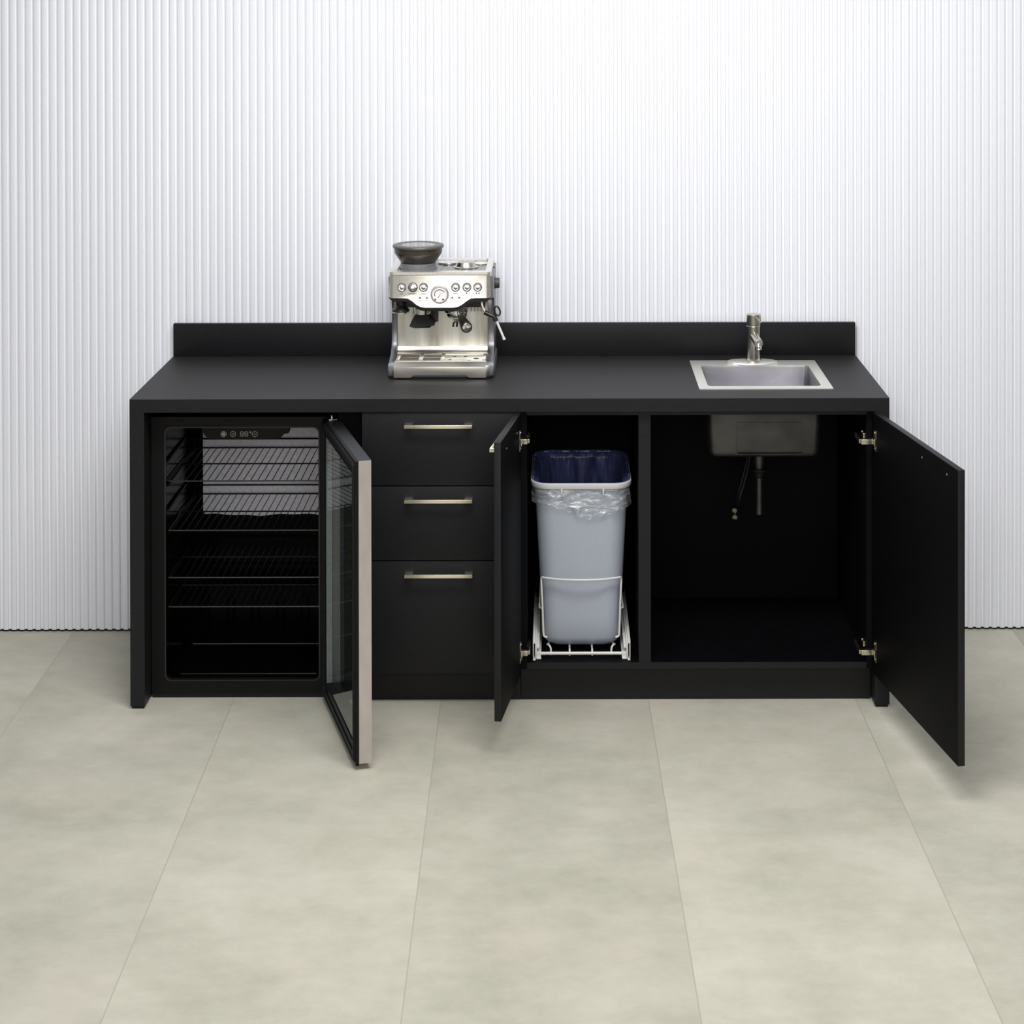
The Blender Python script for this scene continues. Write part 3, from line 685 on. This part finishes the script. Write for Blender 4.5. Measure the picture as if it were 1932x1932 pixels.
# head
lower = [(29.1, 45.9)] + [(31.0, 45.9), (31.5, 45.84), (32.0, 45.55), (32.5, 45.12), (33.0, 44.85), (33.6, 44.76)] + [(37.0, 44.76), (37.6, 44.86), (38.1, 45.12), (38.6, 45.5), (39.1, 45.82), (39.6, 45.9)] + [(41.62, 45.9)]
TILT = 0.14
def headloop(y, ins, zt_, tl=1.0):
    L_ = []
    for x, z_ in lower:
        xx = min(max(x, 29.1 + ins), 41.62 - ins); L_.append((xx, y + TILT * tl * (z_ - 44.76), z_))
    yt = y + TILT * tl * (zt_ - 44.76)
    return L_ + [(41.62 - ins, yt, zt_), (29.1 + ins, yt, zt_)]
b = MB(); b.loft([headloop(10.85, .58, 48.62), headloop(10.92, .4, 48.72), headloop(11.2, .12, 48.78), headloop(11.7, 0, 48.8), headloop(13.6, 0, 48.8, 0)])
hdp = b.build('control_panel', M['steel'], em, angle=25, label='bright brushed control panel')
b = MB(); b.box(29.12, 41.6, 13.4, 23.15, 45.6, 48.8, .12); b.build('head_housing', M['steel_side'], em)
# black lip following the panel's lower edge
lip = [(x, z_) for x, z_ in lower]
poly = [(x, z_ + .02) for x, z_ in lip] + [(min(max(x, 29.6), 41.1), z_ - .5) for x, z_ in reversed(lip)]
b = MB(); b.prism(poly, 'y', 11.25, 13.3, .06); b.build('lip', M['plastic_black'], em)
b = MB(); b.box(30.0, 40.8, 13.2, 22.5, 44.4, 45.7); b.build('head_underside', M['plastic_black'], em)
# top deck
b = MB(); b.ring(rrect(29.15, 41.6, 11.3, 23.2, .6), rrect(30.0, 40.9, 12.6, 22.3, .3), 'z', 48.7, 49.02); b.build('deck_rail', M['steel_rim'], em)
b = MB(); b.box(29.9, 41.0, 12.5, 22.4, 48.78, 48.84); 
for k in range(13): b.box(30.4 + k * .8, 30.62 + k * .8, 12.7, 22.2, 48.83, 48.9, .02)
b.build('cup_deck', M['deck'], em, label='dark ribbed cup deck')
# hopper
HX, HY = 32.42, 15.6
b = MB(); b.lathe((HX, HY, 0), [(2.35, 48.8), (2.35, 49.1), (2.2, 49.16), (2.2, 49.6), (2.0, 49.64)], 48); b.build('hopper_collar', M['collar'], em)
b = MB(); b.lathe((HX, HY, 0), [(2.05, 49.6), (2.15, 49.68), (2.35, 49.9), (2.78, 50.55), (2.93, 50.8), (2.98, 51.0), (3.0, 51.55)], 48); hp = b.build('bean_hopper', M['smoke'], em, label='smoked brown bean hopper')
b = MB(); b.lathe((HX, HY, 0), [(3.0, 51.48), (3.14, 51.5), (3.2, 51.66), (3.14, 51.8), (2.95, 51.86), (2.35, 51.88), (2.2, 51.8), (.01, 51.8)], 56); ld = b.build('lid', M['lid_grey'], hp)
b = MB(); b.lathe((HX, HY, 0), [(2.15, 51.79), (2.15, 51.815), (.01, 51.815)], 48); b.build('lid_window_sheen', M['lid_window_sheen'], ld)
# buttons
yF = 0.0
PANEL = []
_build = MB.build
def tb(b, name, m, parent=None, **k):
    sh = Matrix(((1, 0, 0, 0), (0, 1, TILT, 10.85 - TILT * 44.76), (0, 0, 1, 0), (0, 0, 0, 1)))
    bmesh.ops.transform(b.bm, matrix=sh, verts=b.bm.verts)
    return _build(b, name, m, parent, **k)
def button(x, z_, r=.44):
    b = MB(); b.lathe((x, yF, z_), [(r, .1), (r, -.12), (r - .06, -.18), (r - .1, -.17), (r * .5, -.19), (.01, -.2)], 32, (0, 1, 0)); o = tb(b, 'button', M['chrome'], em)
    b = MB(); c = [(x + (r + .1) * math.cos(2 * PI * k / 32), z_ + (r + .1) * math.sin(2 * PI * k / 32)) for k in range(32)]
    d = [(x + r * math.cos(2 * PI * k / 32), z_ + r * math.sin(2 * PI * k / 32)) for k in range(32)]
    b.ring(c, d, 'y', yF - .06, yF + .05); tb(b, 'button_ring', M['mark_dark'], o); return o
for x in (30.72, 33.38, 37.3, 38.68, 40.0): button(x, 47.2)
b = MB(); b.lathe((32.08, yF, 47.2), [(.5, .05), (.5, -.1), (.42, -.2), (.3, -.22), (.28, -.7), (.22, -.76), (.01, -.77)], 32, (0, 1, 0)); gd = tb(b, 'grind_dial', M['chrome'], em)
b = MB(); c = [(32.08 + .58 * math.cos(2 * PI * k / 32), 47.2 + .58 * math.sin(2 * PI * k / 32)) for k in range(32)]; d = [(32.08 + .5 * math.cos(2 * PI * k / 32), 47.2 + .5 * math.sin(2 * PI * k / 32)) for k in range(32)]
b.ring(c, d, 'y', yF - .05, yF + .05); tb(b, 'dial_ring', M['plastic_black'], gd)
# gauge
GX, GZ = 35.36, 46.35
b = MB(); b.lathe((GX, yF, GZ), [(1.06, .1), (1.06, -.12), (1.0, -.22), (.88, -.22), (.86, -.1), (.01, -.1)], 48, (0, 1, 0)); gg = tb(b, 'pressure_gauge', M['chrome'], em)
b = disc_ring(GX, GZ, 1.10, .06, 44); bmesh.ops.translate(b.bm, vec=(0, -yI - .03, 0), verts=b.bm.verts); tb(b, 'gauge_ring', M['mark_dark'], gg)
b = MB(); b.lathe((GX, yF - .11, GZ), [(.87, 0), (.87, -.02), (.01, -.02)], 40, (0, 1, 0)); tb(b, 'dial_face', M['dial_white'], gg)
b = MB(); nn = 24
oa = [(GX + .68 * math.cos(R(30 + 170 * k / nn)), GZ + .62 * math.sin(R(30 + 170 * k / nn))) for k in range(nn + 1)]; ia = [(GX + .58 * math.cos(R(30 + 170 * k / nn)), GZ + .52 * math.sin(R(30 + 170 * k / nn))) for k in range(nn + 1)]
b.prism(oa + ia[::-1], 'y', yF - .15, yF - .12); 
b.box(GX - .62, GX - .4, yF - .15, yF - .12, GZ - .68, GZ - .5); b.box(GX + .3, GX + .55, yF - .15, yF - .12, GZ - .7, GZ - .5)
tb(b, 'scale_arc', M['mark_dark'], gg)
b = MB(); b.prism([(GX - .22, GZ - .34), (GX - .14, GZ - .38), (GX + .28, GZ + .36)], 'y', yF - .19, yF - .16); tb(b, 'needle', M['needle'], gg)
for x, z_ in ((32.95, 45.93), (33.8, 45.91), (36.9, 45.95), (37.74, 45.95)):
    b = MB(); b.lathe((x, yF, z_), [(.13, .05), (.12, -.04), (.01, -.07)], 16, (0, 1, 0)); il = tb(b, 'indicator_light', M['mark_dark'], em)
    b = MB(); b.box(x - .2, x + .2, yF - .012, yF + .02, z_ - .36, z_ - .31); tb(b, 'caption_mark', M['mark'], il)
for x, w, z_ in ((30.7, .22, 46.42), (32.05, .5, 46.42), (33.4, .32, 46.42), (37.28, .28, 46.48)): 
    b = MB(); b.box(x - w, x + w, yF - .012, yF + .02, z_ - .035, z_ + .035); tb(b, 'panel_print', M['mark_dark'], hdp)
b = MB(); b.cyl((38.64, yF - .02, 46.48), (38.64, yF + .02, 46.48), .1, n=14); tb(b, 'cup_symbol', M['mark_dark'], hdp)
for dx in (-.16, .16):
    b = MB(); b.cyl((40.0 + dx, yF - .02, 46.48), (40.0 + dx, yF + .02, 46.48), .1, n=14); tb(b, 'cup_symbol', M['mark_dark'], hdp)
# tamper docked under the left of the head
TX, TY = 30.45, 12.9
b = MB(); b.lathe((TX, TY, 0), [(.62, 45.6), (.66, 45.0), (.6, 44.75), (.72, 44.5), (1.05, 44.25), (1.1, 44.05), (1.05, 43.98)], 36); tm = b.build('tamper', M['plastic_black'], em)
b = MB(); b.lathe((TX, TY, 0), [(1.03, 44.0), (1.03, 43.82), (.95, 43.78)], 36); b.build('tamper_disc', M['chrome'], tm)
# grinder outlet and cradle
b = MB(); b.lathe((32.9, 14.6, 0), [(1.06, 44.7), (1.06, 43.4), (.95, 43.35)], 40); go = b.build('grinder_outlet', M['chrome'], em)
b = MB(); b.loft([[(32.1, 13.5, 43.4), (33.75, 13.5, 43.4), (33.75, 16.4, 43.4), (32.1, 16.4, 43.4)], [(31.95, 13.4, 42.9), (33.9, 13.4, 42.9), (33.9, 16.4, 42.9), (31.95, 16.4, 42.9)], [(31.5, 13.2, 42.15), (34.55, 13.2, 42.15), (34.55, 16.5, 42.15), (31.5, 16.5, 42.15)], [(31.55, 13.3, 41.95), (32.2, 13.1, 41.85), (34.0, 13.1, 41.9), (34.5, 16.5, 41.95)]])
b.build('cradle', M['rubber'], go, label='black portafilter cradle')
b = MB(); b.box(33.95, 34.85, 16.3, 16.62, 42.0, 44.6, .1); b.build('recess', M['plastic_grey'], go)
# group head and portafilter
GX2, GY2 = 37.2, 14.6
b = MB(); b.lathe((GX2, GY2, 0), [(1.45, 44.8), (1.52, 44.5), (1.52, 44.1), (1.45, 43.95), (1.45, 43.6), (1.3, 43.5)], 44); b.build('group_head', M['chrome'], em)
b = MB(); b.lathe((GX2 + .1, GY2, 0), [(1.28, 43.55), (1.28, 43.2), (1.15, 42.95), (.5, 42.8), (.4, 42.4), (.25, 42.35)], 40); po = b.build('portafilter', M['chrome'], em)
h0 = Vector((37.75, 13.4, 43.35)); h1 = Vector((38.75, 9.2, 42.62)); dd = (h1 - h0).normalized(); ln_ = (h1 - h0).length
b = MB(); b.lathe(h0, [(.36, 0), (.4, .5), (.5, 1.6), (.62, ln_ * .7), (.70, ln_ - .35), (.68, ln_ - .05), (.6, ln_)], 32, dd); ph_ = b.build('portafilter_handle', M['plastic_black'], po)
b = MB(); b.lathe(h1, [(.56, -.04), (.56, .04), (.5, .07), (.01, .07)], 32, dd); b.build('end_cap', M['chrome'], ph_)
for dx in (-.35, .1):
    b = MB(); b.tube([(GX2 + .1, GY2, 42.5), (GX2 + dx, GY2 - .1, 42.2), (GX2 + dx - .05, GY2 - .1, 41.75)], .12, 8); b.build('spout', M['plastic_black'], po)
for k in range(4):
    b = MB(); b.box(39.0 + k * .4, 39.18 + k * .4, 14.0, 14.3, 43.75, 44.6, .03); b.build('vent_fin', M['steel_side'], em)
# steam wand
b = MB(); b.tube(smooth([(40.35, 13.3, 45.3), (40.42, 13.2, 44.6), (40.7, 13.0, 43.95), (41.3, 12.9, 43.6)], 2), .16, 10); sw = b.build('steam_wand', M['steel'], em)
b = MB(); b.tube(smooth([(40.75, 13.0, 43.82), (41.4, 12.9, 43.5), (41.9, 12.85, 43.35), (42.1, 12.8, 43.0), (42.2, 12.78, 42.75)], 2), .30, 12)
b.tube([(42.33 + .42 * (math.cos(t) * .62 - math.sin(t) * .55), 12.8, 44.0 + .42 * (math.sin(t) * 1.25 + math.cos(t) * .55)) for t in [2 * PI * k / 28 for k in range(28)]], .11, 8, True)
b.tube([(41.9, 12.85, 43.4), (42.15, 12.82, 43.65)], .26, 10)
b.build('grip', M['plastic_black'], sw)
b = MB(); b.tube([(42.2, 12.78, 42.85), (43.1, 12.6, 40.75)], .15, 12); b.tube([(43.1, 12.6, 40.75), (43.2, 12.58, 40.5)], .19, 12); b.build('wand_tip', M['white_metal'], sw)
# side dial and small studs
b = MB(); b.lathe((41.8, 17.2, 46.75), [(.8, 0), (.8, .12), (.66, .14), (.64, .62), (.58, .68)], 28, (1, 0, 0)); b.build('steam_dial', M['plastic_grey'], em)
b = MB(); b.lathe((41.58, 19, 48.2), [(.3, 0), (.28, .2), (.2, .25)], 16, (1, 0, 0)); b.build('side_stud', M['rubber'], em)
b = MB(); b.lathe((29.15, 17, 47.2), [(.35, 0), (.3, .5), (.2, .55)], 16, (-1, 0, 0)); b.build('side_stud', M['rubber'], em)

# loose accessories on the cup deck
z0 = 48.9
b = MB(); b.lathe((36.05, 19.3, z0), [(1.35, 0), (1.42, .08), (1.42, .2), (1.3, .26), (.01, .28)], 40)
o = b.build('basket_disc', M['chrome'], None); tag(o, 'flat round steel disc on top of the coffee machine beside the hopper', 'disc')
ft = thing('filter_basket', 'upturned gleaming domed filter basket on top of the coffee machine', 'filter basket', (38.3, 16.2, z0))
b = MB(); b.lathe((38.3, 16.2, z0), [(1.55, 0), (1.58, .07), (1.5, .12), (1.3, .16), (1.1, .62), (.85, .78), (.01, .8)], 44); b.build('cup', M['nickel'], ft)
b = MB(); b.lathe((38.3, 16.2, z0 + .78), [(.42, 0), (.42, .05), (.01, .07)], 24); b.build('base_disc', M['chrome'], ft)
b = MB(); b.lathe((40.0, 19.0, z0), [(.95, 0), (1.0, .06), (.95, .12), (.3, .16), (.01, .16)], 36)
o = b.build('cleaning_disc', M['steel_rim'], None); tag(o, 'small dull flat disc at the rear right of the coffee machine top', 'disc')

# ------------------------------------------------------------------ light
def area(name, loc, rot, sx, sy, power, color=(1, 1, 1)):
    l = bpy.data.lights.new(name, 'AREA'); l.shape = 'RECTANGLE'; l.size = sx * I; l.size_y = sy * I; l.energy = power; l.color = color
    o = bpy.data.objects.new(name, l); COL.objects.link(o); o.location = Vector(loc) * I; o.rotation_euler = rot; return o
area('ceiling_light', (50, -62, 120), (R(10), 0, 0), 88, 36, 51, (1.0, 0.985, 0.955))
area('wall_washer', (56, -75, 150), (R(52), 0, 0), 80, 24, 46, (0.95, 0.975, 1.0))
area('front_fill', (52, -250, 112), (R(66), 0, 0), 130, 60, 72, (1.0, 0.97, 0.93))  # unseen fill lamp added to brighten the fronts, bin and machine panel

w = bpy.data.worlds.new('room_light'); S.world = w; w.use_nodes = True
nt = w.node_tree; N = nt.nodes; L = nt.links; bg = N['Background']
tc = N.new('ShaderNodeTexCoord'); sp_ = N.new('ShaderNodeSeparateXYZ'); rp = N.new('ShaderNodeValToRGB')
L.new(tc.outputs['Generated'], sp_.inputs[0]); mr = N.new('ShaderNodeMapRange'); mr.inputs['From Min'].default_value = -1
L.new(sp_.outputs['Z'], mr.inputs['Value']); L.new(mr.outputs['Result'], rp.inputs['Fac'])
e = rp.color_ramp.elements; e[0].position = .45; e[0].color = (.34, .33, .31, 1); e[1].position = .75; e[1].color = (.80, .81, .84, 1)
L.new(rp.outputs['Color'], bg.inputs['Color']); bg.inputs['Strength'].default_value = 0.56

# ------------------------------------------------------------------ camera
Xc, D, h, f, px, py, pit, yaw, rol = 49.8132, 217.3956, 84.8104, 3535.7542, 1058.8285, -13.3616, .0074, -.0019, -.0016
cam = bpy.data.cameras.new('camera'); co = bpy.data.objects.new('camera', cam); COL.objects.link(co)
c, s = math.cos(yaw), math.sin(yaw); r0 = Vector((c, s, 0)); f0 = Vector((-s, c, 0)); up0 = Vector((0, 0, 1))
c, s = math.cos(pit), math.sin(pit); fw = f0 * c - up0 * s; up = f0 * s + up0 * c
c, s = math.cos(rol), math.sin(rol); X_ = r0 * c + up * s; Y_ = up * c - r0 * s; Z_ = -fw
co.matrix_world = Matrix(((X_.x, Y_.x, Z_.x, Xc * I), (X_.y, Y_.y, Z_.y, -D * I), (X_.z, Y_.z, Z_.z, h * I), (0, 0, 0, 1)))
cam.sensor_width = 36; cam.lens = f / 1932 * 36
cam.shift_x = -(px - 966) / 1932; cam.shift_y = -(966 - py) / 1932
cam.clip_start = 0.05; cam.clip_end = 100
S.camera = co
S.view_settings.view_transform = 'Standard'; S.view_settings.look = 'None'; S.view_settings.exposure = 0; S.view_settings.gamma = 1
for o in S.objects:
    if '_o' in o: del o['_o']
